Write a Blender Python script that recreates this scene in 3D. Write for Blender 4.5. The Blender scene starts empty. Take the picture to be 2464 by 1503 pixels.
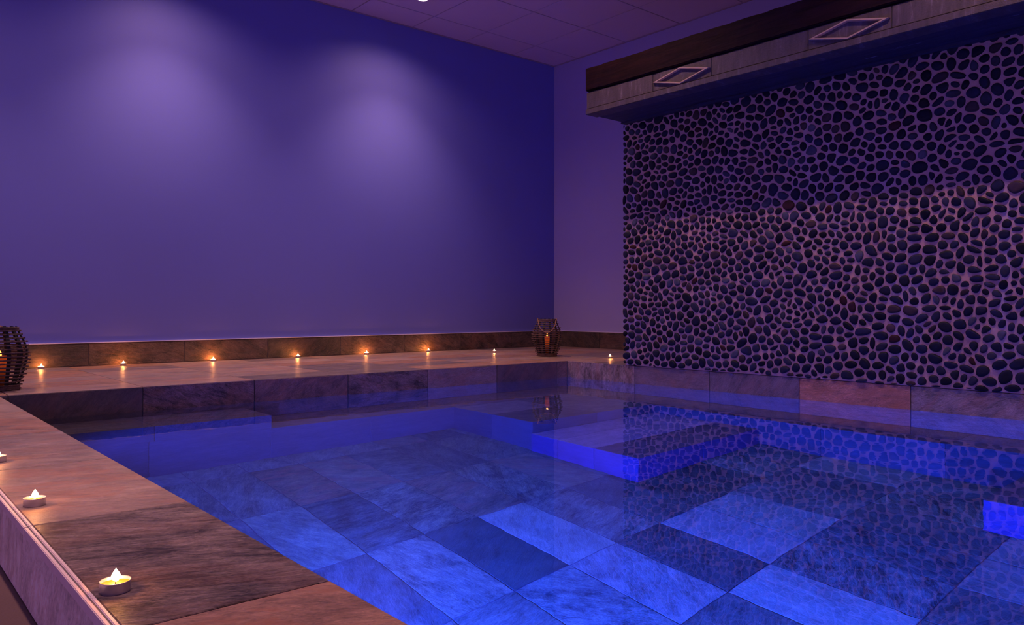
import bpy, bmesh, math, random
from mathutils import Vector, Matrix
random.seed(7)
S = 0.4            # one layout unit in metres
Z0 = 1.363         # layout height of the eye above the lobby floor
C = bpy.context.scene.collection
sc = bpy.context.scene

def W(x, y, z): return Vector((x*S, y*S, (z+Z0)*S))
WL = -1.31         # water level (layout units below the eye)
PX0, PX1, PY0, PY1 = 1.37, 10.42, -4.0, 10.6      # pool walls
SEAT, STEP, FLOOR = WL-1.42, WL-2.15, WL-3.05
RX, BY, CZ = 14.22, 14.95, 6.32

# ------------------------------------------------------------------ helpers
def setp(o, label=None, cat=None, group=None, kind=None):
    if label: o['label'] = label
    if cat: o['category'] = cat
    if group: o['group'] = group
    if kind: o['kind'] = kind
    return o

def link(name, me, mats, parent=None, smooth=False):
    if not isinstance(mats, (list, tuple)): mats = [mats]
    for m in mats: me.materials.append(m)
    if smooth:
        for p in me.polygons: p.use_smooth = True
    o = bpy.data.objects.new(name, me)
    C.objects.link(o)
    if parent is not None: o.parent = parent
    return o

def from_bm(name, bm, mats, parent=None, smooth=False):
    me = bpy.data.meshes.new(name)
    bm.to_mesh(me); bm.free()
    return link(name, me, mats, parent, smooth)

def empty(name, loc):
    o = bpy.data.objects.new(name, None); C.objects.link(o)
    o.location = loc; o.empty_display_size = 0.05
    return o

def boxbm(bm, a, b, mi=0, bev=0.0):
    """axis box between world points a and b"""
    x0, x1 = sorted((a[0], b[0])); y0, y1 = sorted((a[1], b[1])); z0, z1 = sorted((a[2], b[2]))
    vs = [bm.verts.new(p) for p in ((x0,y0,z0),(x1,y0,z0),(x1,y1,z0),(x0,y1,z0),(x0,y0,z1),(x1,y0,z1),(x1,y1,z1),(x0,y1,z1))]
    fs = [bm.faces.new([vs[i] for i in f]) for f in ((0,3,2,1),(4,5,6,7),(0,1,5,4),(1,2,6,5),(2,3,7,6),(3,0,4,7))]
    for f in fs: f.material_index = mi
    if bev > 0:
        es = list({e for f in fs for e in f.edges})
        bmesh.ops.bevel(bm, geom=es, offset=bev, segments=2, affect='EDGES')
    return fs

def lathe(bm, prof, n=32, cap0=False, cap1=False, mi=0, c=(0,0,0)):
    rings = []
    for r, z in prof:
        rings.append([bm.verts.new((c[0]+r*math.cos(2*math.pi*k/n), c[1]+r*math.sin(2*math.pi*k/n), c[2]+z)) for k in range(n)])
    for a, b in zip(rings, rings[1:]):
        for k in range(n):
            f = bm.faces.new((a[k], a[(k+1)%n], b[(k+1)%n], b[k])); f.material_index = mi
    if cap0: bm.faces.new(list(reversed(rings[0]))).material_index = mi
    if cap1: bm.faces.new(rings[-1]).material_index = mi
    return rings

def tube(bm, pts, r, n=8, closed=False, mi=0):
    pts = [Vector(p) for p in pts]; m = len(pts)
    rr = r if isinstance(r, (list, tuple)) else [r]*m
    rings = []
    for i, p in enumerate(pts):
        if closed: t = pts[(i+1)%m]-pts[(i-1)%m]
        else: t = pts[min(i+1,m-1)]-pts[max(i-1,0)]
        t.normalize()
        up = Vector((0,0,1)) if abs(t.z) < .9 else Vector((1,0,0))
        s = t.cross(up).normalized(); u = s.cross(t).normalized()
        rings.append([bm.verts.new(p+(s*math.cos(2*math.pi*k/n)+u*math.sin(2*math.pi*k/n))*rr[i]) for k in range(n)])
    rng = range(m) if closed else range(m-1)
    for i in rng:
        a, b = rings[i], rings[(i+1)%m]
        for k in range(n):
            bm.faces.new((a[k], b[k], b[(k+1)%n], a[(k+1)%n])).material_index = mi
    if not closed:
        bm.faces.new(rings[0]).material_index = mi
        bm.faces.new(list(reversed(rings[-1]))).material_index = mi

# ------------------------------------------------------------------ node helpers
def newmat(name):
    m = bpy.data.materials.new(name); m.use_nodes = True
    nt = m.node_tree
    b = nt.nodes['Principled BSDF']
    return m, nt, b
def N(nt, t, **kw):
    n = nt.nodes.new(t)
    for k, v in kw.items():
        if k.startswith('i_'):
            key = k[2:]
            n.inputs[int(key) if key.isdigit() else key.replace('_', ' ')].default_value = v
        else: setattr(n, k, v)
    return n
def L(nt, a, b): nt.links.new(a, b)
def ramp(nt, fac, stops):
    r = nt.nodes.new('ShaderNodeValToRGB')
    e = r.color_ramp.elements
    while len(e) < len(stops): e.new(.5)
    for q, (p, c) in zip(e, stops):
        q.position = p; q.color = (c if isinstance(c, (tuple, list)) else (c, c, c)) + ((1,) if not isinstance(c, (tuple, list)) or len(c) == 3 else ())
    L(nt, fac, r.inputs[0]); return r.outputs[0]
def noise(nt, vec, scale, detail=4, rough=.55, dist=0.0):
    n = N(nt, 'ShaderNodeTexNoise')
    n.inputs['Scale'].default_value = scale; n.inputs['Detail'].default_value = detail
    n.inputs['Roughness'].default_value = rough; n.inputs['Distortion'].default_value = dist
    if vec is not None: L(nt, vec, n.inputs['Vector'])
    return n.outputs['Fac']
def mapping(nt, vec, scale=(1,1,1), rot=(0,0,0)):
    m = N(nt, 'ShaderNodeMapping'); m.inputs['Scale'].default_value = scale; m.inputs['Rotation'].default_value = rot
    L(nt, vec, m.inputs['Vector']); return m.outputs[0]
def mathn(nt, op, a, b=None):
    m = N(nt, 'ShaderNodeMath', operation=op)
    for i, v in enumerate((a, b)):
        if v is None: continue
        if isinstance(v, (int, float)): m.inputs[i].default_value = v
        else: L(nt, v, m.inputs[i])
    return m.outputs[0]
def mixc(nt, fac, a, b, bt='MIX'):
    m = N(nt, 'ShaderNodeMix', data_type='RGBA', blend_type=bt)
    for i, v in ((0, fac), (6, a), (7, b)):
        if isinstance(v, (int, float)): m.inputs[i].default_value = v
        elif isinstance(v, tuple): m.inputs[i].default_value = v if len(v) == 4 else v+(1,)
        else: L(nt, v, m.inputs[i])
    return m.outputs[2]
def bump(nt, b, h, strength=.3, dist=.01):
    n = N(nt, 'ShaderNodeBump'); n.inputs['Distance'].default_value = dist
    if isinstance(strength, (int, float)): n.inputs['Strength'].default_value = strength
    else: L(nt, strength, n.inputs['Strength'])
    L(nt, h, n.inputs['Height']); L(nt, n.outputs[0], b.inputs['Normal'])

# ------------------------------------------------------------------ materials
def slate_material():
    m, nt, b = newmat('slate_tile')
    uv = N(nt, 'ShaderNodeUVMap', uv_map='UVMap').outputs[0]
    tint = N(nt, 'ShaderNodeAttribute', attribute_name='tint')
    st = mapping(nt, uv, (3.0, 7, 1))
    n1 = noise(nt, st, 2.2, 10, .74, .6)
    n1b = noise(nt, mapping(nt, uv, (14, 58, 1)), 1.6, 7, .72, 1.2)
    n2 = noise(nt, uv, 5.5, 8, .7, .5)
    n3 = noise(nt, mapping(nt, uv, (1, 2.2, 1)), 130, 4, .7)
    fac = mathn(nt, 'ADD', mathn(nt, 'MULTIPLY', n1, 1.1), mathn(nt, 'MULTIPLY', n2, .7))
    fac = mathn(nt, 'ADD', fac, mathn(nt, 'MULTIPLY', n1b, .95))
    fac = mathn(nt, 'ADD', fac, mathn(nt, 'MULTIPLY', n3, .65))
    vn = noise(nt, mapping(nt, uv, (1.3, 4.2, 1)), 2.4, 5, .6, 1.6)
    vein = ramp(nt, vn, [(.478, 0.0), (.490, 1.0), (.500, 0.0)])
    vein = mathn(nt, 'MULTIPLY', vein, ramp(nt, n2, [(.45, 0.0), (.62, 1.0)]))
    fac = mathn(nt, 'ADD', fac, mathn(nt, 'MULTIPLY', vein, .28))
    v = mathn(nt, 'SUBTRACT', fac, 1.70)
    k = mathn(nt, 'ADD', mathn(nt, 'MULTIPLY', v, mathn(nt, 'ADD', mathn(nt, 'MULTIPLY', tint.outputs['Alpha'], 3.0), .6)), 1.0)
    k = mathn(nt, 'MAXIMUM', k, .25)
    comb = N(nt, 'ShaderNodeCombineColor')
    for i in range(3): L(nt, k, comb.inputs[i])
    col = mixc(nt, 1.0, tint.outputs['Color'], comb.outputs[0], 'MULTIPLY')
    col = mixc(nt, 1.0, col, (1.40, 1.27, 1.14), 'MULTIPLY')
    rust = ramp(nt, noise(nt, mapping(nt, uv, (1.4, 3.2, 1)), 2.3, 7, .65, 1.5), [(.47, 0.0), (.60, .75)])
    sep = N(nt, 'ShaderNodeSeparateColor'); L(nt, tint.outputs['Color'], sep.inputs[0])
    warm = mathn(nt, 'MULTIPLY', mathn(nt, 'SUBTRACT', sep.outputs[0], sep.outputs[2]), 6.0)
    warm = mathn(nt, 'MINIMUM', mathn(nt, 'MAXIMUM', warm, 0.05), 1.0)
    col = mixc(nt, mathn(nt, 'MULTIPLY', rust, warm), col, (.50, .20, .10))
    L(nt, col, b.inputs['Base Color'])
    rg = ramp(nt, n1, [(.3, .30), (.7, .48)])
    L(nt, rg, b.inputs['Roughness'])
    b.inputs['Specular IOR Level'].default_value = .5
    h = mathn(nt, 'ADD', mathn(nt, 'ADD', mathn(nt, 'MULTIPLY', n1, 1.0), mathn(nt, 'MULTIPLY', n1b, .6)), mathn(nt, 'MULTIPLY', n3, .35))
    bump(nt, b, h, mathn(nt, 'ADD', mathn(nt, 'MULTIPLY', tint.outputs['Alpha'], .8), .3), .009)
    return m
def simple(name, col, rough=.5, metal=0.0, spec=.5, nscale=None, namp=.1, bstr=0.0, bscale=80):
    m, nt, b = newmat(name)
    b.inputs['Roughness'].default_value = rough; b.inputs['Metallic'].default_value = metal
    b.inputs['Specular IOR Level'].default_value = spec
    co = N(nt, 'ShaderNodeTexCoord').outputs['Object']
    n = noise(nt, co, nscale or 6, 5)
    c = mixc(nt, n, tuple(v*(1-namp) for v in col), tuple(min(1, v*(1+namp)) for v in col))
    L(nt, c, b.inputs['Base Color'])
    if bstr: bump(nt, b, noise(nt, co, bscale, 4), bstr, .004)
    return m

SLATE = slate_material()
GROUT = simple('tile_grout', (.20, .165, .16), .8, nscale=30, bstr=.2)
def blue_paint():
    m, nt, b = newmat('blue_paint')
    co = N(nt, 'ShaderNodeTexCoord').outputs['Object']
    n = noise(nt, co, 1.2, 3)
    L(nt, mixc(nt, n, (.18, .195, .57), (.195, .21, .60)), b.inputs['Base Color'])
    b.inputs['Roughness'].default_value = .55
    b.inputs['Specular IOR Level'].default_value = .35
    bump(nt, b, noise(nt, co, 260, 2), .06, .001)
    return m
BLUE = blue_paint()
TINTED = simple('light_tinted_paint', (.40, .37, .66), .75, nscale=1.5, namp=.03, bstr=.06, bscale=260)  # white paint with the room's blue-purple light put into its colour
CEIL = simple('ceiling_tile', (.62, .52, .70), .85, nscale=2.0, namp=.03, bstr=.08, bscale=200)
TBAR = simple('ceiling_grid_metal', (.36, .28, .38), .5, nscale=4, namp=.03)
CAULK = simple('white_caulk', (.8, .74, .85), .5, nscale=8, namp=.04)
FLOORM = simple('floor_coating', (.13, .075, .075), .6, nscale=9, namp=.12, bstr=.3, bscale=140)
TRIM = simple('edge_profile', (.95, .76, .68), .5, nscale=25, namp=.12, bstr=.15)

def grout_wall_mat():
    m, nt, b = newmat('pebble_grout')
    co = N(nt, 'ShaderNodeTexCoord').outputs['Object']
    n1 = noise(nt, co, 2.2, 5, .6, .5)
    st = noise(nt, mapping(nt, co, (1, 4.5, .35)), 1.6, 5, .6, .3)
    n3 = noise(nt, co, 130, 3)
    c = mixc(nt, n1, (.64, .36, .27), (.76, .46, .34))
    c = mixc(nt, ramp(nt, st, [(.56, 0.0), (.72, .75)]), c, (.62, .52, .58))
    c = mixc(nt, ramp(nt, noise(nt, co, 5, 5, .6, 1.0), [(.60, 0.0), (.72, .6)]), c, (.36, .20, .19))
    c = mixc(nt, mathn(nt, 'MULTIPLY', n3, .25), c, (.2, .14, .14))
    L(nt, c, b.inputs['Base Color']); b.inputs['Roughness'].default_value = .8
    bump(nt, b, n3, .4, .003)
    return m
GROUTW = grout_wall_mat()
def pebble_mat():
    m, nt, b = newmat('river_pebble')
    co = N(nt, 'ShaderNodeTexCoord').outputs['Object']
    tint = N(nt, 'ShaderNodeAttribute', attribute_name='tint')
    n = noise(nt, co, 28, 6, .65, .8)
    c = mixc(nt, ramp(nt, n, [(.35, 0.0), (.75, .45)]), tint.outputs['Color'], (.30, .30, .34), 'ADD')
    k = ramp(nt, n, [(.3, .5), (.8, .95)])
    c = mixc(nt, 1.0, tint.outputs['Color'], k, 'MULTIPLY')
    L(nt, c, b.inputs['Base Color'])
    b.inputs['Roughness'].default_value = .5
    b.inputs['Specular IOR Level'].default_value = .22
    bump(nt, b, noise(nt, co, 190, 3), .25, .002)
    return m
PEB = pebble_mat()
def wood_dark():
    m, nt, b = newmat('dark_weathered_wood')
    co = N(nt, 'ShaderNodeTexCoord').outputs['Object']
    n = noise(nt, mapping(nt, co, (12, 1.2, 12)), 3, 7, .6, .6)
    L(nt, ramp(nt, n, [(.3, (.009, .003, .003)), (.75, (.030, .009, .009))]), b.inputs['Base Color'])
    b.inputs['Roughness'].default_value = .75; b.inputs['Specular IOR Level'].default_value = .12
    bump(nt, b, n, .5, .006)
    return m
WOOD = wood_dark()
def soffit_mat():
    m, nt, b = newmat('dark_soffit_boards')
    co = N(nt, 'ShaderNodeTexCoord').outputs['Object']
    n = noise(nt, mapping(nt, co, (12, 1.2, 12)), 3, 6, .6, .6)
    base = ramp(nt, n, [(.3, (.02, .018, .035)), (.75, (.05, .045, .085))])
    fl = ramp(nt, noise(nt, mapping(nt, co, (9, 2.0, 9)), 2.2, 8, .7, 1.0), [(.66, 0.0), (.69, .9)])
    L(nt, mixc(nt, fl, base, (.42, .38, .55)), b.inputs['Base Color'])
    b.inputs['Roughness'].default_value = .7
    bump(nt, b, n, .5, .01)
    return m
SOFF = soffit_mat()
def stone_fascia():
    m, nt, b = newmat('grey_cast_stone')
    co = N(nt, 'ShaderNodeTexCoord').outputs['Object']
    n = noise(nt, mapping(nt, co, (3, 8, 1.6)), 3, 8, .7, .3)
    n2 = noise(nt, co, 120, 4, .7)
    c = ramp(nt, n, [(.32, (.045, .032, .036)), (.56, (.095, .068, .075)), (.76, (.28, .22, .28))])
    c = mixc(nt, mathn(nt, 'MULTIPLY', n2, .5), c, (.10, .075, .08))
    L(nt, c, b.inputs['Base Color']); b.inputs['Roughness'].default_value = .65
    bump(nt, b, n2, .5, .004)
    return m
FASC = stone_fascia()
DIAM = simple('pale_stone_moulding', (.42, .30, .24), .55, nscale=30, bstr=.2)
RATTAN = simple('dark_rattan', (.15, .08, .06), .6, nscale=60, namp=.5, bstr=.5, bscale=160)
SLAT = simple('black_rattan_slat', (.008, .005, .005), .6, nscale=60, namp=.4, bstr=.4)
ROPE = simple('jute_rope', (.34, .19, .11), .85, nscale=80, namp=.35, bstr=.8, bscale=220)
ALU = simple('aluminium_cup', (.80, .76, .78), .32, metal=.85, nscale=40, namp=.06, bstr=.05)
WICK = simple('burnt_wick', (.03, .02, .015), .8, nscale=80)

def emis(name, col, strength, transp=0.0, base=(.8,.5,.2)):
    m = bpy.data.materials.new(name); m.use_nodes = True; nt = m.node_tree
    nt.nodes.clear()
    out = N(nt, 'ShaderNodeOutputMaterial'); e = N(nt, 'ShaderNodeEmission')
    co = N(nt, 'ShaderNodeTexCoord').outputs['Object']
    c = mixc(nt, noise(nt, co, 60, 2), tuple(v*.94 for v in col), col)
    L(nt, c, e.inputs[0]); e.inputs[1].default_value = strength
    if transp:
        t = N(nt, 'ShaderNodeBsdfTransparent'); a = N(nt, 'ShaderNodeAddShader')
        L(nt, t.outputs[0], a.inputs[0]); L(nt, e.outputs[0], a.inputs[1]); L(nt, a.outputs[0], out.inputs[0])
    else: L(nt, e.outputs[0], out.inputs[0])
    return m
FLAME = emis('candle_flame', (1.0, .66, .32), 10.0, 1)
DIMFLAME = emis('lantern_flame', (1.0, .34, .06), 1.6, 1)
LENS = emis('lit_lamp_lens', (1.0, .86, .78), 14.0)
def wax_mat(name, col, glow, rough=.25, grad=False):
    m, nt, b = newmat(name)
    co = N(nt, 'ShaderNodeTexCoord').outputs['Object']
    c = mixc(nt, noise(nt, co, 90, 3), tuple(v*.9 for v in col), col)
    L(nt, mixc(nt, 1.0, c, (.3, .22, .2), 'MULTIPLY'), b.inputs['Base Color']); b.inputs['Roughness'].default_value = rough
    L(nt, c, b.inputs['Emission Color']); b.inputs['Emission Strength'].default_value = glow  # emission stands in for flame light shining through the wax
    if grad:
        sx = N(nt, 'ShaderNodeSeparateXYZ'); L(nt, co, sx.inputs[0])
        L(nt, mathn(nt, 'MULTIPLY', ramp(nt, mathn(nt, 'MULTIPLY', sx.outputs[2], 5.0), [(.22, .08), (.6, 1.0)]), glow), b.inputs['Emission Strength'])  # emission fades downward, painting the flame's light inside the pillar
    return m
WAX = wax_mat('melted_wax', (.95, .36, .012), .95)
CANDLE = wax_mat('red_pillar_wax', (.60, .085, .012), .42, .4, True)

def water_mat():
    m, nt, b = newmat('pool_water_surface')
    b.inputs['Base Color'].default_value = (.66, .86, 1, 1)
    b.inputs['Roughness'].default_value = 0.0
    b.inputs['IOR'].default_value = 1.33
    b.inputs['Transmission Weight'].default_value = 1.0
    co = N(nt, 'ShaderNodeTexCoord').outputs['Object']
    h = noise(nt, co, 3.5, 3, .5)
    bump(nt, b, h, .06, .02)
    return m
WATER = water_mat()

# ------------------------------------------------------------------ tile cladding
PAL = [((.150, .118, .112), .55), ((.205, .160, .150), .35), ((.115, .092, .090), .75), ((.235, .180, .160), .25),
       ((.180, .138, .120), .6), ((.165, .140, .142), .45), ((.220, .150, .120), .5), ((.100, .085, .088), .4)]
class Cladding:
    def __init__(s):
        s.v = []; s.f = []; s.uv = []; s.col = []; s.mi = []
    def tile(s, O, U, V, Nn, u0, u1, v0, v1, tint, ang, gap=.0022, th=.004):
        ch = .0012
        off = (random.uniform(0, 60), random.uniform(0, 60)); ca, sa = math.cos(ang), math.sin(ang)
        a = (u0+gap, u1-gap, v0+gap, v1-gap); i = len(s.v)
        lv = [(a[0],a[2],0),(a[1],a[2],0),(a[1],a[3],0),(a[0],a[3],0)]
        lv += [(p[0],p[1],th-ch) for p in lv[:4]]
        lv += [(a[0]+ch,a[2]+ch,th),(a[1]-ch,a[2]+ch,th),(a[1]-ch,a[3]-ch,th),(a[0]+ch,a[3]-ch,th)]
        for p in lv: s.v.append(O+U*p[0]+V*p[1]+Nn*p[2])
        fs = [(8,9,10,11)]
        for k in range(4):
            q = (k+1) % 4
            fs += [(4+k, 4+q, 8+q, 8+k), (k, q, 4+q, 4+k)]
        for f in fs:
            s.f.append([i+j for j in f]); s.mi.append(0)
            for j in f:
                x, y = lv[j][0], lv[j][1]
                s.uv.append((x*ca+y*sa+off[0], -x*sa+y*ca+off[1])); s.col.append(tint)
    def panel(s, a, b, U, V, ucuts, vcuts, tints=None, ang=0.0, angv=.35, off=.0):
        """a: world origin; U,V unit vectors; cuts in metres"""
        U = Vector(U); V = Vector(V); Nn = U.cross(V)
        for iu in range(len(ucuts)-1):
            for iv in range(len(vcuts)-1):
                t = None
                if tints: t = tints(iu, iv)
                if t is None:
                    c, al = random.choice(PAL); f = random.uniform(.88, 1.14)
                    t = tuple(q*f for q in c)+(al,)
                an = (t[4] if len(t) > 4 else ang+random.uniform(-angv, angv))
                s.tile(a, U, V, Nn, ucuts[iu], ucuts[iu+1], vcuts[iv], vcuts[iv+1], t[:4], an)
    def box(s, a, b):
        x0, x1 = sorted((a[0], b[0])); y0, y1 = sorted((a[1], b[1])); z0, z1 = sorted((a[2], b[2]))
        i = len(s.v)
        s.v += [Vector(p) for p in ((x0,y0,z0),(x1,y0,z0),(x1,y1,z0),(x0,y1,z0),(x0,y0,z1),(x1,y0,z1),(x1,y1,z1),(x0,y1,z1))]
        for f in ((0,3,2,1),(4,5,6,7),(0,1,5,4),(1,2,6,5),(2,3,7,6),(3,0,4,7)):
            s.f.append([i+j for j in f]); s.mi.append(1)
            for j in f: s.uv.append((0, 0)); s.col.append((.2,.16,.16,.3))
    def build(s, name, parent=None):
        me = bpy.data.meshes.new(name)
        me.from_pydata([tuple(v) for v in s.v], [], s.f)
        uvl = me.uv_layers.new(name='UVMap')
        uvl.data.foreach_set('uv', [c for u in s.uv for c in u])
        ca = me.color_attributes.new('tint', 'FLOAT_COLOR', 'CORNER')
        ca.data.foreach_set('color', [c for u in s.col for c in u])
        me.materials.append(SLATE); me.materials.append(GROUT)
        me.polygons.foreach_set('material_index', s.mi)
        me.update()
        o = bpy.data.objects.new(name, me); C.objects.link(o)
        if parent is not None: o.parent = parent
        return o
def cuts(lo, hi, joints):
    """joints in layout units -> list in metres relative to lo"""
    c = [lo]+[j for j in sorted(joints) if lo+.05 < j < hi-.05]+[hi]
    return [(q-lo)*S for q in c]
def rng(a, step, n): return [a+step*i for i in range(n)]
X_, Y_, Z_ = Vector((1,0,0)), Vector((0,1,0)), Vector((0,0,1))
TH = .004/S        # tile thickness in layout units (surfaces are placed so that tile faces land on the measured planes)
XR = [2.91+1.45*i for i in range(-6, 9)]
GY = [BY-.725*i for i in range(0, 7)]

def top(cl, x0, x1, y0, y1, z, jx, jy, tints=None, ang=0.0, angv=.3):
    cl.panel(W(x0, y0, z-TH), None, X_, Y_, cuts(x0, x1, jx), cuts(y0, y1, jy), tints, ang, angv)
def faceY(cl, x0, x1, y, z0, z1, jx, jz=(), tints=None, ang=0.0, angv=.6):      # facing -Y
    cl.panel(W(x0, y+TH, z0), None, X_, Z_, cuts(x0, x1, jx), cuts(z0, z1, jz), tints, ang, angv)
def faceX(cl, x, y0, y1, z0, z1, jy, jz=(), tints=None, ang=0.0, angv=.6):      # facing -X ; u runs along -Y
    c = [y1]+[j for j in sorted(jy, reverse=True) if y0+.05 < j < y1-.05]+[y0]
    cl.panel(W(x+TH, y1, z0), None, -Y_, Z_, [(y1-q)*S for q in c], cuts(z0, z1, jz), tints, ang, angv)
def faceXp(cl, x, y0, y1, z0, z1, jy, jz=(), tints=None, ang=0.0):              # facing +X
    cl.panel(W(x-TH, y0, z0), None, Y_, Z_, cuts(y0, y1, jy), cuts(z0, z1, jz), tints, ang, .4)
def bodybox(cl, x0, x1, y0, y1, z0, z1): cl.box(W(x0, y0, z0), W(x1, y1, z1))

def struct(o): o['kind'] = 'structure'; return o

# ------------------------------------------------------------------ room shell
bm = bmesh.new(); boxbm(bm, W(-9, BY, -1.0), W(RX+.4, BY+.4, CZ+.4)); struct(from_bm('wall_back', bm, BLUE))
bm = bmesh.new(); boxbm(bm, W(RX, -6, -1.0), W(RX+.4, BY, CZ+.4)); struct(from_bm('wall_right', bm, TINTED))
bm = bmesh.new(); boxbm(bm, W(-9, -6, Z0*-1-.2), W(.66, BY, -Z0)); struct(from_bm('floor', bm, FLOORM))

# ceiling: tiles lying in a T-bar grid
bm = bmesh.new()
cx = [14.22, 12.78, 11.28, 9.81, 8.28] + [8.28-1.52*i for i in range(1, 12)]
cyj = [BY, 14.08] + [14.08-1.6*i for i in range(1, 13)]
boxbm(bm, W(-9, -6, CZ+.06), W(RX, BY, CZ+.2))
for i in range(len(cx)-1):
    for j in range(len(cyj)-1):
        boxbm(bm, W(cx[i]-.012, cyj[j]-.012, CZ), W(cx[i+1]+.012, cyj[j+1]+.012, CZ+.055), 0, .002)
bm2 = bmesh.new()
ceil = struct(from_bm('ceiling', bm, CEIL))
for x in cx[1:]: boxbm(bm2, W(x-.011, -6, CZ+.012), W(x+.011, BY, CZ+.05))
for y in cyj[1:]: boxbm(bm2, W(-9, y-.011, CZ+.012), W(RX, y+.011, CZ+.05))
boxbm(bm2, W(-9, BY-.03, CZ-.02), W(RX-.01, BY-.001, CZ-.002)); boxbm(bm2, W(RX-.03, -6, CZ-.02), W(RX-.001, BY-.03, CZ-.002))
struct(from_bm('ceiling_grid', bm2, TBAR, ceil))

# ------------------------------------------------------------------ ledges, coping and pool basin
cl = Cladding()
bodybox(cl, -9, RX, PY1+.02, BY, SEAT-.1, -1.0-TH-.001)
bodybox(cl, PX1+.02, RX, 9.10, PY1+.02, SEAT-.1, -1.0-TH-.001)
bodybox(cl, PX1+.02, RX, -4.5, 9.10, SEAT-.1, -1.0-TH-.001)
LP = {2:(.24,.185,.165,.2), 1:(.215,.165,.155,.3)}
def led(iu, iv):
    r = random.Random(iu*31+iv*7)
    c = r.choice([(.23,.18,.16,.3), (.17,.135,.14,.4), (.26,.20,.175,.25), (.13,.105,.11,.5), (.24,.155,.115,.45), (.28,.22,.195,.2)])
    return c+(r.uniform(-.15, .15),)
top(cl, -9, RX, PY1, BY, -1.0, XR, GY, led)
top(cl, PX1, RX, 9.15, PY1, -1.0, [11.87, 13.3], [9.9], led)
def riser_back(iu, iv):
    base = {3: None}
    x = cuts(-9, PX1, XR)[iu]/S-9+.7
    tab = [(2.2,(.085,.068,.060,.30,.9)), (3.6,(.150,.105,.100,1.0,-.45)), (5.1,(.150,.098,.082,.55,.6)), (6.5,(.150,.112,.108,.9,-.3)),
           (8.0,(.190,.150,.145,.30,.1)), (9.4,(.095,.072,.068,.30,.8)), (10.3,(.150,.105,.095,.6,.6))]
    for c, t in tab:
        if abs(c-x) < .75: return t
    return None
faceY(cl, -9, PX1, PY1, SEAT, -1.0-.001, XR, (), riser_back)
def riser_right(iu, iv):
    return [(.235,.185,.165,1.0,1.5), (.185,.142,.135,.25,.2), (.165,.135,.135,.35,.9), (.36,.185,.125,.5,.15), (.215,.175,.155,.55,.35)][iu] if iu < 5 else None
faceX(cl, PX1, PY0, PY1, SEAT, -1.001, [8.94, 7.41, 5.88, 4.34, 2.8, 1.25, -.3, -1.8], (), riser_right)
ledge = struct(cl.build('pool_ledge'))

# baseboards
def bb(iu, iv):
    r = random.Random(iu*13+5)
    c = r.choice([(.075,.054,.047,.9), (.055,.041,.036,1.0), (.085,.062,.056,1.0), (.045,.034,.032,.7), (.09,.062,.052,1.0)])
    return c+(r.uniform(-.9, .9),)
cl = Cladding()
bodybox(cl, -9, RX-.02, BY-.022, BY, -1.0, -.604)
faceY(cl, -9, RX-.03, BY-.035, -.995, -.605, [3.23-1.585*3, 3.23-1.585*2, 3.23-1.585, 3.23, 4.82, 6.41, 7.99, 9.57, 11.15, 12.73], (), bb)
struct(cl.build('baseboard_back'))
cl = Cladding()
bodybox(cl, RX-.022, RX, 9.1, BY-.03, -1.0, -.604)
faceX(cl, RX-.035, 9.1, BY-.04, -.995, -.605, [14.85, 13.3, 11.75, 10.2], (), bb)
struct(cl.build('baseboard_right'))
bm = bmesh.new()
boxbm(bm, W(-9, BY-.040, -.604), W(RX, BY, -.590), 0, .001)
boxbm(bm, W(RX-.040, 9.1, -.604), W(RX, BY-.04, -.590), 0, .001)
struct(from_bm('trim_1', bm, CAULK))

# near coping
cl = Cladding()
JY = [2.63+1.545*i for i in range(-4, 6)]
bodybox(cl, .665, PX0-.012, -6, PY1, -Z0, -1.0-TH-.001)
bodybox(cl, .665, PX0-.012, PY0-2, PY1, FLOOR-.2, -Z0)
def cop(iu, iv):
    y = cuts(-6, PY1, JY)[iv]/S-6+.77
    tab = [(-.9,(.2,.16,.15,.4)), (.3,(.25,.17,.14,.5)), (1.85,(.30,.185,.135,.45,-.5)), (3.4,(.190,.158,.150,.95,-.42)), (4.95,(.262,.198,.178,.22,-.35)), (6.5,(.250,.205,.200,.32,-.3)),
           (8.05,(.265,.190,.165,.40,-.3)), (9.6,(.25,.195,.185,.3,-.3))]
    for c, t in tab:
        if abs(c-y) < .78: return t
    return None
top(cl, .668, PX0, -6, PY1, -1.0, [], JY, cop)
faceX(cl, .641, -6, PY1, -Z0, -1.025, [4.24+1.45*i for i in range(-6, 5)], (), lambda u, v: random.Random(u).choice([(.72,.70,.66,.28,1.2), (.78,.76,.74,.24,1.4), (.68,.66,.64,.3,1.0)]))
faceXp(cl, PX0, PY0, PY1, FLOOR, -1.001, [4.24+1.4*i for i in range(-6, 5)], [SEAT])
coping = struct(cl.build('near_coping'))
bm = bmesh.new()
for i in range(-4, 7):                     # double edge bead, broken at the tile joints
    y0, y1 = 2.63+1.545*(i-1)+.006, 2.63+1.545*i-.006
    y1 = min(y1, PY1)
    if y0 > PY1-.1: continue
    for x0, x1, zt, zb in ((.636, .653, -1.003, -1.045), (.656, .671, -.999, -1.03)):
        a, b = W(x0, y0, zb), W(x1, y1, zt)
        fs = boxbm(bm, a, b, 0, .0012)
struct(from_bm('trim_2', bm, TRIM, None))
bm = bmesh.new(); boxbm(bm, W(.65, -6, -1.06), W(.676, PY1, -1.0035)); struct(from_bm('trim_3', bm, GROUT))
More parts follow.
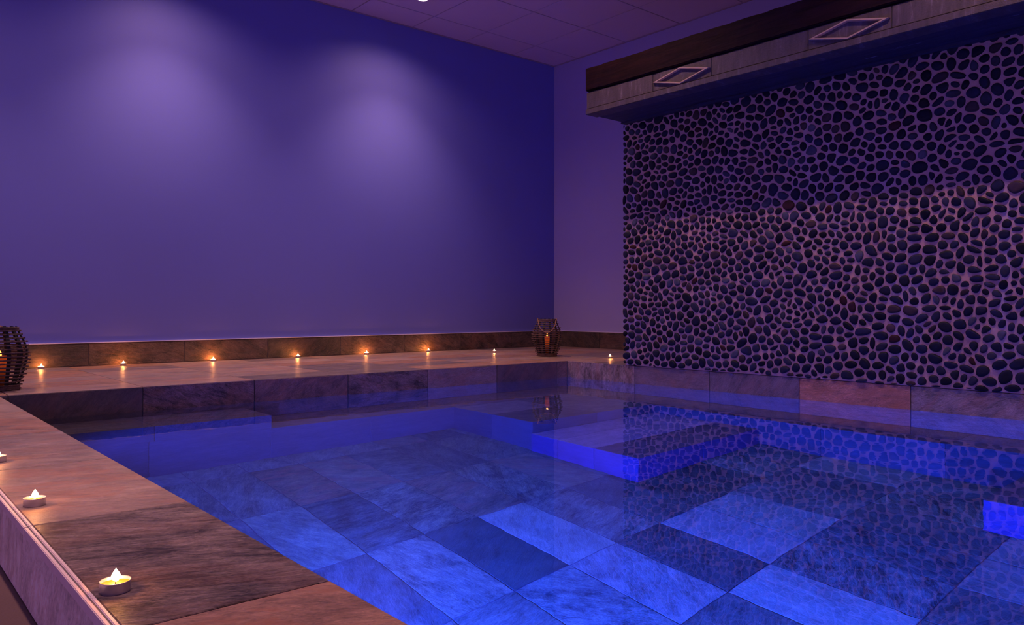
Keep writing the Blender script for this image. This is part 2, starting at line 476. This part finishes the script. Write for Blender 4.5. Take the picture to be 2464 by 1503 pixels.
# basin floor
cl = Cladding()
bodybox(cl, PX0, PX1, PY0, PY1, FLOOR-.2, FLOOR-TH-.001)
fj = [3.72+.648*i for i in range(-4, 12)]
fjy = [-2.7, -1.4, -.1, 1.23, 2.54, 3.84, 5.08, 6.43, 7.82, 9.2]
tm = {}
def cell(x, y, t): tm[(x, y)] = t
fx = cuts(PX0, PX1, fj); fy = cuts(PY0, PY1, fjy)
def fl(iu, iv):
    xm = PX0+(fx[iu]+fx[iu+1])/2/S; ym = PY0+(fy[iv]+fy[iv+1])/2/S
    for (x, y), t in tm.items():
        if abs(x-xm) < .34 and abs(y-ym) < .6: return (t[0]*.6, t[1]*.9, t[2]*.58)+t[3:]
    r = random.Random(iu*57+iv*11)
    c = r.choice([(.30,.27,.30,.4), (.22,.21,.23,.6), (.36,.32,.34,.3), (.17,.165,.19,.5), (.27,.25,.25,.9), (.33,.26,.24,.4)])
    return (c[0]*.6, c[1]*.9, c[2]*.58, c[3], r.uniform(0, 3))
cell(4.68, 5.75, (.10,.115,.14,.3,.5)); cell(5.33, 5.75, (.42,.40,.44,.35,.9)); cell(5.98, 5.75, (.30,.26,.28,.8,.3))
cell(4.05, 5.75, (.30,.28,.29,.7,1.8)); cell(3.4, 5.75, (.17,.16,.19,.5,1.2)); cell(5.98, 4.45, (.14,.13,.16,.6,.5)); cell(5.33, 4.45, (.38,.35,.42,.5,1.0))
cell(6.63, 4.45, (.42,.39,.47,.2,.2)); cell(7.28, 4.45, (.36,.36,.4,.3,.2)); cell(4.05, 7.1, (.15,.155,.17,.9,0)); cell(4.68, 7.1, (.25,.24,.24,1.0,.2)); cell(3.4, 7.1, (.27,.28,.28,.5,2))
cell(6.63, 3.2, (.24,.23,.27,1.0,.6)); cell(5.98, 3.2, (.42,.42,.48,.3,1.5)); cell(7.28, 3.2, (.16,.17,.2,.9,1.2)); cell(5.33, 3.2, (.2,.19,.22,.6,.3)); cell(4.68, 4.45, (.26,.27,.3,.9,2.2))
cell(7.6, 5.2, (.13,.125,.13,.8,1)); cell(5.33, 7.1, (.27,.21,.2,.6,.2)); cell(4.05, 8.5, (.3,.2,.17,.6,0))
top(cl, PX0, PX1, PY0, PY1, FLOOR, fj, fjy, fl)
struct(cl.build('pool_floor'))

# seat and steps (solid benches in the basin)
def block(name, x0, x1, y0, y1, zt, zb, jx, jy, toptint=None, facetint=None, fX=True, fY=True, topx=None):
    cl = Cladding()
    bodybox(cl, x0+.012, x1, y0+.012, y1, zb, zt-TH-.001)
    top(cl, x0, x1, y0, y1, zt, jx, jy, toptint)
    if fY: faceY(cl, x0, x1, y0, zb, zt-.001, jx, (), facetint)
    if fX: faceX(cl, x0, y0, y1, zb, zt-.001, jy, (), facetint)
    return struct(cl.build(name))
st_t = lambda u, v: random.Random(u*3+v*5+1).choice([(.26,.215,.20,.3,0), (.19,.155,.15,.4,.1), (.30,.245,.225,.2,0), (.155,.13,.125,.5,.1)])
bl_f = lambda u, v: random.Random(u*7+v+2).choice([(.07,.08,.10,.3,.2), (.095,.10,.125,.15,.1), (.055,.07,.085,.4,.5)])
SX, SY = 9.57, 9.65
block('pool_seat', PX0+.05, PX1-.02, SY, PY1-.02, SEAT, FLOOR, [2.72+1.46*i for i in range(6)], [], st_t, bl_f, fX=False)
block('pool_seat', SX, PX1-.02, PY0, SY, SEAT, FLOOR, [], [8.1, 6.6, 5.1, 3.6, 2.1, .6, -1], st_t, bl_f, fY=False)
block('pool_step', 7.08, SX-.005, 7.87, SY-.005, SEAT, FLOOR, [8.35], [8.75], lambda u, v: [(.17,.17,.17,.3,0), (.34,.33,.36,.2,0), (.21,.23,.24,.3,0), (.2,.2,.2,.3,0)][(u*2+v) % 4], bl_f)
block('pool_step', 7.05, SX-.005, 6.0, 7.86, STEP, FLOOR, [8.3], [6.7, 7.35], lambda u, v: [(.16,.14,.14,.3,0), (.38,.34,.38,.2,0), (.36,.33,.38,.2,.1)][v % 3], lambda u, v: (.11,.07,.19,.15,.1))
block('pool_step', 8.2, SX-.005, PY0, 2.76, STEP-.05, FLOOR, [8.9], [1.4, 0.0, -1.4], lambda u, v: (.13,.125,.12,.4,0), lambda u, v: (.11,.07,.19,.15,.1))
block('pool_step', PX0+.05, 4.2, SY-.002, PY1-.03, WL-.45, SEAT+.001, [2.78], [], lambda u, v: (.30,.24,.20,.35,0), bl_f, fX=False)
cl = Cladding(); bodybox(cl, .6, RX, -4.5, PY0, FLOOR-.2, -1.01); top(cl, PX0+.01, RX, -4.5, PY0, -1.0, XR, []); struct(cl.build('front_coping'))

# round fitting set in the basin floor
bm = bmesh.new(); lathe(bm, [(.030, 0), (.034, .001), (.034, .006), (.030, .009), (.014, .011), (.012, .008), (.001, .008)], 32, True, False)
o = from_bm('floor_nozzle', bm, simple('white_plastic', (.7, .72, .8), .4, nscale=20, namp=.03), None, True); o.location = W(3.58, 4.83, FLOOR)
setp(o, 'small round white fitting set in the blue-lit pool floor near the coping', 'pool fitting')

# water surface
bm = bmesh.new()
a, b = W(PX0, PY0, WL), W(PX1, PY1, WL)
bm.faces.new([bm.verts.new(p) for p in ((a.x, a.y, a.z), (b.x, a.y, a.z), (b.x, b.y, a.z), (a.x, b.y, a.z))])
o = from_bm('pool_water', bm, WATER)
setp(o, 'still clear pool water lit deep blue from below, mirroring the pebble wall', 'water', kind='stuff')

# ------------------------------------------------------------------ pebble feature wall
pw = empty('pebble_wall', W(PX1+1, 4, -1.0))
setp(pw, 'freestanding wall panel clad in dark river pebbles rising behind the right pool edge', 'feature wall')
def part(o, root):
    o.parent = root; o.matrix_parent_inverse = Matrix.Translation(root.location).inverted(); return o
bm = bmesh.new()
boxbm(bm, W(PX1-.004, -4, -1.0), W(RX-.25, 9.15, 3.95), 0, .004)
part(from_bm('grout_panel', bm, GROUTW), pw)

def pebbles():
    R = .112
    s0, s1, z0, z1 = .4, 9.175, -.985, 3.24
    cell = R/math.sqrt(2); grid = {}; pts = []
    def ok(p):
        gx, gz = int(p[0]/cell), int(p[1]/cell)
        for i in range(gx-2, gx+3):
            for j in range(gz-2, gz+3):
                for q in grid.get((i, j), ()):
                    if (q[0]-p[0])**2*.85+(q[1]-p[1])**2*1.25 < R*R*q[2]: return False
        return True
    rnd = random.Random(11)
    fails = 0
    while fails < 9000:
        p = (rnd.uniform(s0-.2, s1+.03), rnd.uniform(z0-.06, z1+.2), rnd.choice((.5, .7, .95, 1.1, 1.1, 1.4)))
        if ok(p):
            grid.setdefault((int(p[0]/cell), int(p[1]/cell)), []).append(p); pts.append(p); fails = 0
        else: fails += 1
    big = {}
    for p in pts: big.setdefault((int(p[0]/.2), int(p[1]/.2)), []).append(p)
    verts = []; faces = []; cols = []
    for p in pts:
        poly = [(p[0]-.17, p[1]-.17), (p[0]+.17, p[1]-.17), (p[0]+.17, p[1]+.17), (p[0]-.17, p[1]+.17)]
        gx, gz = int(p[0]/.2), int(p[1]/.2)
        planes = []
        for i in range(gx-2, gx+3):
            for j in range(gz-2, gz+3):
                for q in big.get((i, j), ()):
                    if q is p: continue
                    dx, dz = q[0]-p[0], q[1]-p[1]; d = math.hypot(dx, dz)
                    if d > .42: continue
                    w = .5+.06*(p[2]-q[2])
                    planes.append((dx/d, dz/d, d*w-.0145))
        planes += [(1, 0, s1+.012-p[0]), (0, -1, p[1]-z0-.004+rnd.uniform(-.012, .022))]
        for nx, nz, d in planes:
            new = []
            for k in range(len(poly)):
                A, B = poly[k], poly[(k+1) % len(poly)]
                da = (A[0]-p[0])*nx+(A[1]-p[1])*nz-d; db = (B[0]-p[0])*nx+(B[1]-p[1])*nz-d
                if da <= 0: new.append(A)
                if da*db < 0:
                    t = da/(da-db); new.append((A[0]+(B[0]-A[0])*t, A[1]+(B[1]-A[1])*t))
            poly = new
            if len(poly) < 3: break
        if len(poly) < 3: continue
        # drop tiny edges then round
        for it in range(3):
            new = []
            f = .25 if it else .28
            for k in range(len(poly)):
                A, B = poly[k], poly[(k+1) % len(poly)]
                if it == 0 and math.hypot(A[0]-B[0], A[1]-B[1]) < .012:
                    new.append(((A[0]+B[0])/2, (A[1]+B[1])/2)); continue
                new += [(A[0]*(1-f)+B[0]*f, A[1]*(1-f)+B[1]*f), (A[0]*f+B[0]*(1-f), A[1]*f+B[1]*(1-f))]
            poly = new
        n = len(poly)
        mx = sum(q[0] for q in poly)/n; mz = sum(q[1] for q in poly)/n
        sxx = sum((q[0]-mx)**2 for q in poly)/n; szz = sum((q[1]-mz)**2 for q in poly)/n; sxz = sum((q[0]-mx)*(q[1]-mz) for q in poly)/n
        th = .5*math.atan2(2*sxz, sxx-szz); ct, st = math.cos(th), math.sin(th)
        la = math.sqrt(2*max(1e-6, sxx*ct*ct+szz*st*st+2*sxz*ct*st)); lb = math.sqrt(2*max(1e-6, sxx*st*st+szz*ct*ct-2*sxz*ct*st))
        rp = []
        for q in poly:
            dx, dz = q[0]-mx, q[1]-mz; rq = math.hypot(dx, dz) or 1e-6
            a_, b_ = (dx*ct+dz*st)/rq/la, (-dx*st+dz*ct)/rq/lb
            re = 1/math.sqrt(a_*a_+b_*b_)
            k_ = (.4*rq+.6*min(re, rq*1.10))/rq
            rp.append((mx+dx*k_, mz+dz*k_))
        poly = rp
        cxx = sum(q[0] for q in poly)/n; czz = sum(q[1] for q in poly)/n
        rad = sum(math.hypot(q[0]-cxx, q[1]-czz) for q in poly)/n
        if rad < .018 or cxx < s0: continue
        H = min(.036, .55*rad)*rnd.uniform(.85, 1.1)
        tx, tz = rnd.uniform(-.12, .12), rnd.uniform(-.12, .12)
        base = len(verts)
        for sc_, hh in ((1.0, -.1), (1.0, .38), (.93, .72), (.74, .93), (.42, 1.0)):
            for q in poly:
                dx, dz = (q[0]-cxx)*sc_, (q[1]-czz)*sc_
                verts.append(W(PX1-.004-(H*hh+(tx*dx+tz*dz)*max(hh, 0)), cxx+dx, czz+dz))
        verts.append(W(PX1-.004-H*1.01, cxx, czz)); ctr = len(verts)-1
        r = rnd.random()
        if r < .78: g = rnd.uniform(.010, .034); c = (g, g*rnd.uniform(.95, 1.1), g*rnd.uniform(1.3, 1.9))
        elif r < .90: g = rnd.uniform(.04, .075); c = (g, g*.98, g*1.25)
        elif r < .96: g = rnd.uniform(.05, .09); c = (g*1.25, g*.75, g*.68)
        elif r < .985: g = rnd.uniform(.10, .16); c = (g, g, g*1.1)
        else: c = (.075, .02, .015)
        nf = 0
        for lv in range(4):
            for k in range(n):
                a0 = base+lv*n+k; a1 = base+lv*n+(k+1) % n
                faces.append((a0, a0+n, a1+n, a1)); nf += 1
        for k in range(n):
            faces.append((base+4*n+k, ctr, base+4*n+(k+1) % n)); nf += 1
        cols.append((len(verts)-base, c))
    me = bpy.data.meshes.new('pebble_cladding')
    me.from_pydata([tuple(v) for v in verts], [], faces)
    ca = me.color_attributes.new('tint', 'FLOAT_COLOR', 'POINT')
    buf = []
    for n, c in cols: buf += list(c+(1,))*n
    ca.data.foreach_set('color', buf)
    me.update()
    bmt = bmesh.new(); bmt.from_mesh(me); bmesh.ops.recalc_face_normals(bmt, faces=bmt.faces); bmt.to_mesh(me); bmt.free()
    o = link('pebble_cladding', me, PEB, None, True)
    print('pebbles', len(cols))
    return o
peb = part(pebbles(), pw); peb['kind'] = 'stuff'

# ------------------------------------------------------------------ lintel over the pebble wall
lt = empty('lintel', W(9.45, 4, 3.21))
setp(lt, 'heavy beam projecting over the pebble wall, dark wood above pale stone fascia', 'beam')
YE = 9.17
bm = bmesh.new()
boxbm(bm, W(9.44, -4, 3.60), W(11.2, YE, 3.975))
bmesh.ops.subdivide_edges(bm, edges=[e for e in bm.edges if abs((e.verts[0].co-e.verts[1].co).y) > 1], cuts=90, use_grid_fill=True)
rr = random.Random(3)
for v in bm.verts:
    if v.co.x < W(9.5, 0, 0).x:
        j = rr.uniform(-.002, .002); v.co.x += j; v.co.z += rr.uniform(-.0022, .0022)
bmesh.ops.bevel(bm, geom=[e for e in bm.edges if len(e.link_faces) == 2 and e.calc_face_angle() > 1.2], offset=.006, segments=2, affect='EDGES')
part(from_bm('wood_beam', bm, WOOD, None, False), lt)
FX = 9.47
zb, zl, zt = 3.21, 3.30, 3.575
joints = [YE, 7.76, 6.70, 5.22, 4.16, 2.68, 1.62, .14, -.92, -4]
bm = bmesh.new()
for a, b in zip(joints, joints[1:]):
    boxbm(bm, W(FX, a-.0035, zl+.012), W(FX+.25, b+.0035, zt), 0, .0016)
part(from_bm('stone_fascia', bm, FASC), lt)
bm = bmesh.new(); boxbm(bm, W(FX-.03, YE, zb), W(FX+.25, -4, zl), 0, .003)
part(from_bm('fascia_lip', bm, FASC), lt)
bm = bmesh.new(); boxbm(bm, W(FX+.22, YE-.02, zb+.012), W(PX1+.02, -4, zb+.06), 0, .002)
boxbm(bm, W(FX+.03, YE-.005, zb+.03), W(11.0, YE-.3, zt+.02))
boxbm(bm, W(PX1-.12, YE-.01, zb-.022), W(PX1+.1, -4, zb+.012), 0, .004)
boxbm(bm, W(FX+.05, YE-.01, zt-.01), W(11, -4, 3.61))
part(from_bm('soffit', bm, SOFF), lt)
for a, b in ((7.76, 6.70), (5.22, 4.16), (2.68, 1.62)):
    yc = (a+b)/2; hw = (a-b)/2-.008; zc = (zl+zt)/2-.002; hh = (zt-zl)/2-.012
    bm = bmesh.new()
    def ringpts(k, x):
        return [W(x, yc+hw*k, zc), W(x, yc, zc+hh*k), W(x, yc-hw*k, zc), W(x, yc, zc-hh*k)]
    k1, k2 = 1.0, .74
    rgs = [ringpts(k1, FX+.01), ringpts(k1-.03, FX-.034), ringpts(k2+.09, FX-.034), ringpts(k2, FX+.01)]
    vr = [[bm.verts.new(p) for p in r] for r in rgs]
    for i in range(3):
        for k in range(4):
            bm.faces.new((vr[i][k], vr[i][(k+1) % 4], vr[i+1][(k+1) % 4], vr[i+1][k]))
    bmesh.ops.recalc_face_normals(bm, faces=bm.faces)
    part(from_bm('diamond_moulding', bm, DIAM), lt)

# ------------------------------------------------------------------ candles
def make_tealight():
    r = empty('tealight', (0, 0, 0))
    R = .0202; H = .0155
    bm = bmesh.new()
    lathe(bm, [(R*.93, 0), (R*.985, .0008), (R*.99, H-.0008), (R*1.03, H), (R*1.0, H+.0005), (R*.965, H-.0006), (R*.96, .0015), (.0005, .0015)], 40, True, False)
    from_bm('cup', bm, ALU, r, True)
    bm = bmesh.new(); lathe(bm, [(R*.955, .002), (R*.955, H-.0042), (R*.85, H-.0052), (R*.4, H-.0056), (.001, H-.0052)], 36)
    wx = from_bm('wax', bm, WAX, r, True)
    bm = bmesh.new(); tube(bm, [(0, 0, H-.007), (.0003, 0, H-.003), (.0012, 0, H)], .0006, 6); from_bm('wick', bm, WICK, r)
    bm = bmesh.new()
    lathe(bm, [(.0006, -.0012), (.0034, .0006), (.0056, .0034), (.0062, .0064), (.0050, .0100), (.0030, .0130), (.0012, .0155), (.0003, .0175)], 16, True, True, c=(.001, 0, H-.0005))
    from_bm('flame', bm, FLAME, r, True)
    return r
def copy_tree(o, parent=None):
    c = o.copy(); C.objects.link(c)
    if parent is not None: c.parent = parent
    for ch in list(o.children): copy_tree(ch, c)
    return c
def glow(loc, power, rad=.006, col=(1, .36, .09)):
    l = bpy.data.lights.new('candle_glow', 'POINT'); l.energy = power; l.color = col; l.shadow_soft_size = rad
    o = bpy.data.objects.new('candle_glow', l); C.objects.link(o); o.location = loc; return o
proto = make_tealight()
cand = [
 (.738, 3.02, 'lit tealight nearest the camera on the dark streaked coping tile', 'coping'),
 (.748, 4.60, 'lit tealight on the smooth coping tile beside the pool, second nearest the camera', 'coping'),
 (.775, 6.05, 'lit tealight on the coping, cut off by the left edge of the photo', 'coping'),
 (2.50, 14.80, 'lit tealight on the back ledge just right of the left rattan lantern', 'ledge'),
 (3.73, 14.74, 'second lit tealight from the left along the back ledge', 'ledge'),
 (5.30, 14.80, 'third lit tealight from the left along the back ledge', 'ledge'),
 (6.98, 14.78, 'fourth lit tealight from the left along the back ledge', 'ledge'),
 (8.55, 14.79, 'fifth lit tealight from the left along the back ledge', 'ledge'),
 (10.15, 14.80, 'sixth lit tealight from the left along the back ledge', 'ledge'),
 (11.10, 13.60, 'lit tealight on the back ledge just left of the corner lantern', 'ledge'),
 (11.62, 10.60, 'lit tealight on the corner ledge between the corner lantern and the pebble wall', 'ledge')]
for i, (x, y, lab, kd) in enumerate(cand):
    o = proto if i == 0 else copy_tree(proto)
    o.location = W(x, y, -1.0); o.rotation_euler = (0, 0, -.7+i*.3)
    if i == 0: o.rotation_euler.z = -.7
    setp(o, lab, 'candle', 'tealights on the pool coping' if kd == 'coping' else 'tealights along the back ledge')
    glow(W(x, y, -1.0)+(Vector((0, 0, .032)) if kd == 'coping' else Vector((0, .010 if i < 9 else 0, .021))), .13 if kd == 'coping' else (.62 if i < 9 else .35))

# ------------------------------------------------------------------ lanterns
def lantern(x, y, rz, label):
    r = empty('rattan_lantern', W(x, y, -1.0)); r.rotation_euler = (0, 0, rz)
    setp(r, label, 'lantern', 'rattan lanterns on the back ledge')
    Hh = .305
    def rad(t):      # t 0..1 up
        prof = [(0, .078), (.08, .085), (.25, .104), (.5, .1225), (.62, .123), (.78, .108), (.9, .088), (1, .076)]
        for (a, ra), (b, rb) in zip(prof, prof[1:]):
            if t <= b:
                u = (t-a)/(b-a); u = u*u*(3-2*u)*.5+u*.5; return ra+(rb-ra)*u
        return prof[-1][1]
    bm = bmesh.new(); rr = random.Random(int(x*10))
    nr = 17
    for i in range(nr):
        t = .015+.955*i/(nr-1)
        R = rad(t); z = t*Hh*.965+.002
        # each hoop is built from overlapping straight sticks, ends sticking out
        ns = 7; ph = rr.uniform(-.12, .12)+(0 if i % 2 else math.pi/7)
        for k in range(ns):
            a0 = 2*math.pi*k/ns+ph; a1 = a0+2*math.pi/ns
            p0 = Vector((math.cos(a0)*R, math.sin(a0)*R, z)); p1 = Vector((math.cos(a1)*R, math.sin(a1)*R, z+rr.uniform(-.001, .001)))
            mid = (p0+p1)/2; mid = mid*(1+.5*(R/math.hypot(mid.x, mid.y)-1)); mid.z = z
            e = (p1-p0).normalized()*rr.uniform(.006, .014)
            tube(bm, [p0-e, mid, p1+e], .0040, 6)
    for i in range(5):      # dense base hoops
        tube(bm, [(math.cos(2*math.pi*k/24)*(.079+.0003*i), math.sin(2*math.pi*k/24)*(.079+.0003*i), .004+.0045*i) for k in range(24)], .0034, 6, True)
    from_bm('hoops', bm, RATTAN, r, True)
    bm = bmesh.new(); lathe(bm, [(.0765, .001), (.078, .003), (.078, .008), (.001, .009)], 32, True); from_bm('base_plate', bm, SLAT, r)
    ns = 12
    for k in range(ns):
        a = 2*math.pi*(k+.5)/ns
        bm = bmesh.new()
        pts = []
        for j in range(14):
            t = j/13; R = rad(t)-.0085; pts.append((R, t*Hh+(.006 if False else 0)+.003))
        w = .0085
        d = Vector((-math.sin(a), math.cos(a), 0)); o_ = Vector((math.cos(a), math.sin(a), 0))
        prev = None
        for R, z in pts:
            c = o_*R+Vector((0, 0, z))
            q = [bm.verts.new(c-d*w-o_*.0016), bm.verts.new(c+d*w-o_*.0016), bm.verts.new(c+d*w+o_*.0016), bm.verts.new(c-d*w+o_*.0016)]
            if prev:
                for m in range(4): bm.faces.new((prev[m], prev[(m+1) % 4], q[(m+1) % 4], q[m]))
            else: bm.faces.new(list(reversed(q)))
            prev = q
        bm.faces.new(prev)
        bmesh.ops.recalc_face_normals(bm, faces=bm.faces)
        from_bm('slat', bm, SLAT, r)
    bm = bmesh.new()
    for i in range(3):
        tube(bm, [(math.cos(2*math.pi*k/28)*.0755, math.sin(2*math.pi*k/28)*.0755, Hh*.952+.006*i) for k in range(28)], .0034, 6, True)
    from_bm('rim', bm, RATTAN, r, True)
    # rope handle dropped over the front (front = local -Y)
    bm = bmesh.new(); pts = []
    for j in range(25):
        t = j/24; a = math.pi*t
        xx = -.072*math.cos(a); zz = Hh*.985-.100*math.sin(a)
        tt = max(0, min(1, zz/Hh)); R = rad(tt)+.008
        yy = -math.sqrt(max(R*R-xx*xx, .0004))
        if t in (0, 1): yy = -.012
        pts.append((xx, yy, zz))
    tube(bm, pts, .0042, 8)
    for s in (-1, 1): tube(bm, [(s*.072, -.02, Hh*.93), (s*.079, -.012, Hh*1.0), (s*.074, .004, Hh*1.015)], .0048, 8)
    from_bm('rope_handle', bm, ROPE, r, True)
    # pillar candle standing inside
    c = empty('pillar_candle', W(x, y, -1.0)+Vector((0, 0, .009)))
    bm = bmesh.new(); lathe(bm, [(.029, 0), (.031, .002), (.031, .150), (.029, .157), (.025, .155), (.020, .147), (.001, .143)], 32, True)
    from_bm('wax', bm, CANDLE, c, True)
    bm = bmesh.new(); tube(bm, [(0, 0, .140), (0, 0, .154)], .0009, 6); from_bm('wick', bm, WICK, c)
    bm = bmesh.new(); lathe(bm, [(.0006, 0), (.004, .006), (.0056, .014), (.004, .024), (.0005, .036)], 16, True, True, c=(0, 0, .148)); from_bm('flame', bm, DIMFLAME, c, True)
    glow(W(x, y, -1.0)+Vector((0, 0, .185)), .03, .008)
    return r, c
l1, c1 = lantern(11.10, 11.88, math.radians(-43), 'dark rattan lantern with a rope handle in the corner of the back ledge')
l2, c2 = lantern(1.48, 11.31, math.radians(-95), 'dark rattan lantern on the ledge at the left edge of the photo, half cut off')
setp(c1, 'glowing red pillar candle inside the rattan lantern in the ledge corner', 'candle', 'pillar candles inside the lanterns')
setp(c2, 'glowing pillar candle inside the half cut off lantern at the left edge', 'candle', 'pillar candles inside the lanterns')

# ------------------------------------------------------------------ recessed ceiling lamp
dl = empty('recessed_downlight', W(9.07, 13.43, CZ))
setp(dl, 'lit round recessed downlight in the ceiling above the back wall', 'ceiling light')
bm = bmesh.new(); lathe(bm, [(.036, .0), (.046, -.001), (.048, -.004), (.044, -.007), (.037, -.006), (.035, .004), (.033, .012)], 40)
from_bm('trim_ring', bm, simple('white_metal', (.8, .75, .8), .3, nscale=10, namp=.03), dl, True)
bm = bmesh.new(); lathe(bm, [(.001, -.004), (.020, -.0035), (.034, -.002), (.035, .0)], 32); from_bm('lens', bm, LENS, dl, True)

# ------------------------------------------------------------------ lights
def spot(loc, target, power, ang, blend, col, rad=.02):
    l = bpy.data.lights.new('lamp', 'SPOT'); l.energy = power; l.spot_size = math.radians(ang); l.spot_blend = blend
    l.color = col; l.shadow_soft_size = rad
    o = bpy.data.objects.new('spot_lamp', l); C.objects.link(o); o.location = loc  # serves the ceiling downlights and the pool's underwater LEDs alike
    o.rotation_euler = (Vector(target)-Vector(loc)).to_track_quat('-Z', 'Y').to_euler(); return o
WARM = (1.0, .60, .50)
for x in (-.25, 4.43, 9.07):
    spot(W(x, 13.45, CZ-.05), W(x, 13.25, 0), 88, 96, 1.0, (1, .62, .57))
    spot(W(x, 13.45, CZ-.05), W(x, 13.50, 0), 34, 146, 1.0, (1, .58, .52))
for x, y, p in ((7.75, 8.2, 72), (7.75, 3.0, 72), (1.0, 7.0, 120), (.9, 3.0, 120)):
    spot(W(x, y, CZ-.05), W(x, y, -1), p, 118 if x > 5 else 62, .8, WARM)

LED = (.02, .06, 1.0)
def led_lamp(x, y, d, tx, ty, td, power, ang=150):
    return spot(W(x, y, WL-d), W(tx, ty, WL-td), power, ang, .9, LED, .0)
led_lamp(PX0+.06, 4.6, 1.36, 9, 5.2, 2.0, 560)
led_lamp(PX0+.06, 0.8, 1.36, 9, 2.2, 2.0, 520)
led_lamp(PX0+.06, 8.2, 1.36, 9, 8.8, 2.0, 90)

w = bpy.data.worlds.new('world'); sc.world = w; w.use_nodes = True
bg = w.node_tree.nodes['Background']; bg.inputs[0].default_value = (.52, .28, .86, 1); bg.inputs[1].default_value = .52

# ------------------------------------------------------------------ camera
cam = bpy.data.cameras.new('camera'); co = bpy.data.objects.new('camera', cam); C.objects.link(co)
co.location = W(0, 0, 0)
co.rotation_euler = (math.pi/2, 0, -math.asin(math.cos(math.atan2(2215, 1892))))
cam.sensor_width = 36; cam.lens = 36*1892/2464; cam.shift_y = -11.5/2464
cam.clip_start = .01
sc.camera = co
sc.view_settings.view_transform = 'Standard'
sc.view_settings.look = 'None'
sc.view_settings.exposure = .3
sc.view_settings.gamma = .9
try:
    sc.cycles.use_denoising = True
    sc.cycles.sample_clamp_indirect = 4.0
    sc.cycles.max_bounces = 10
    sc.cycles.transmission_bounces = 8
    sc.cycles.caustics_refractive = True
    sc.cycles.blur_glossy = .3
except Exception: pass
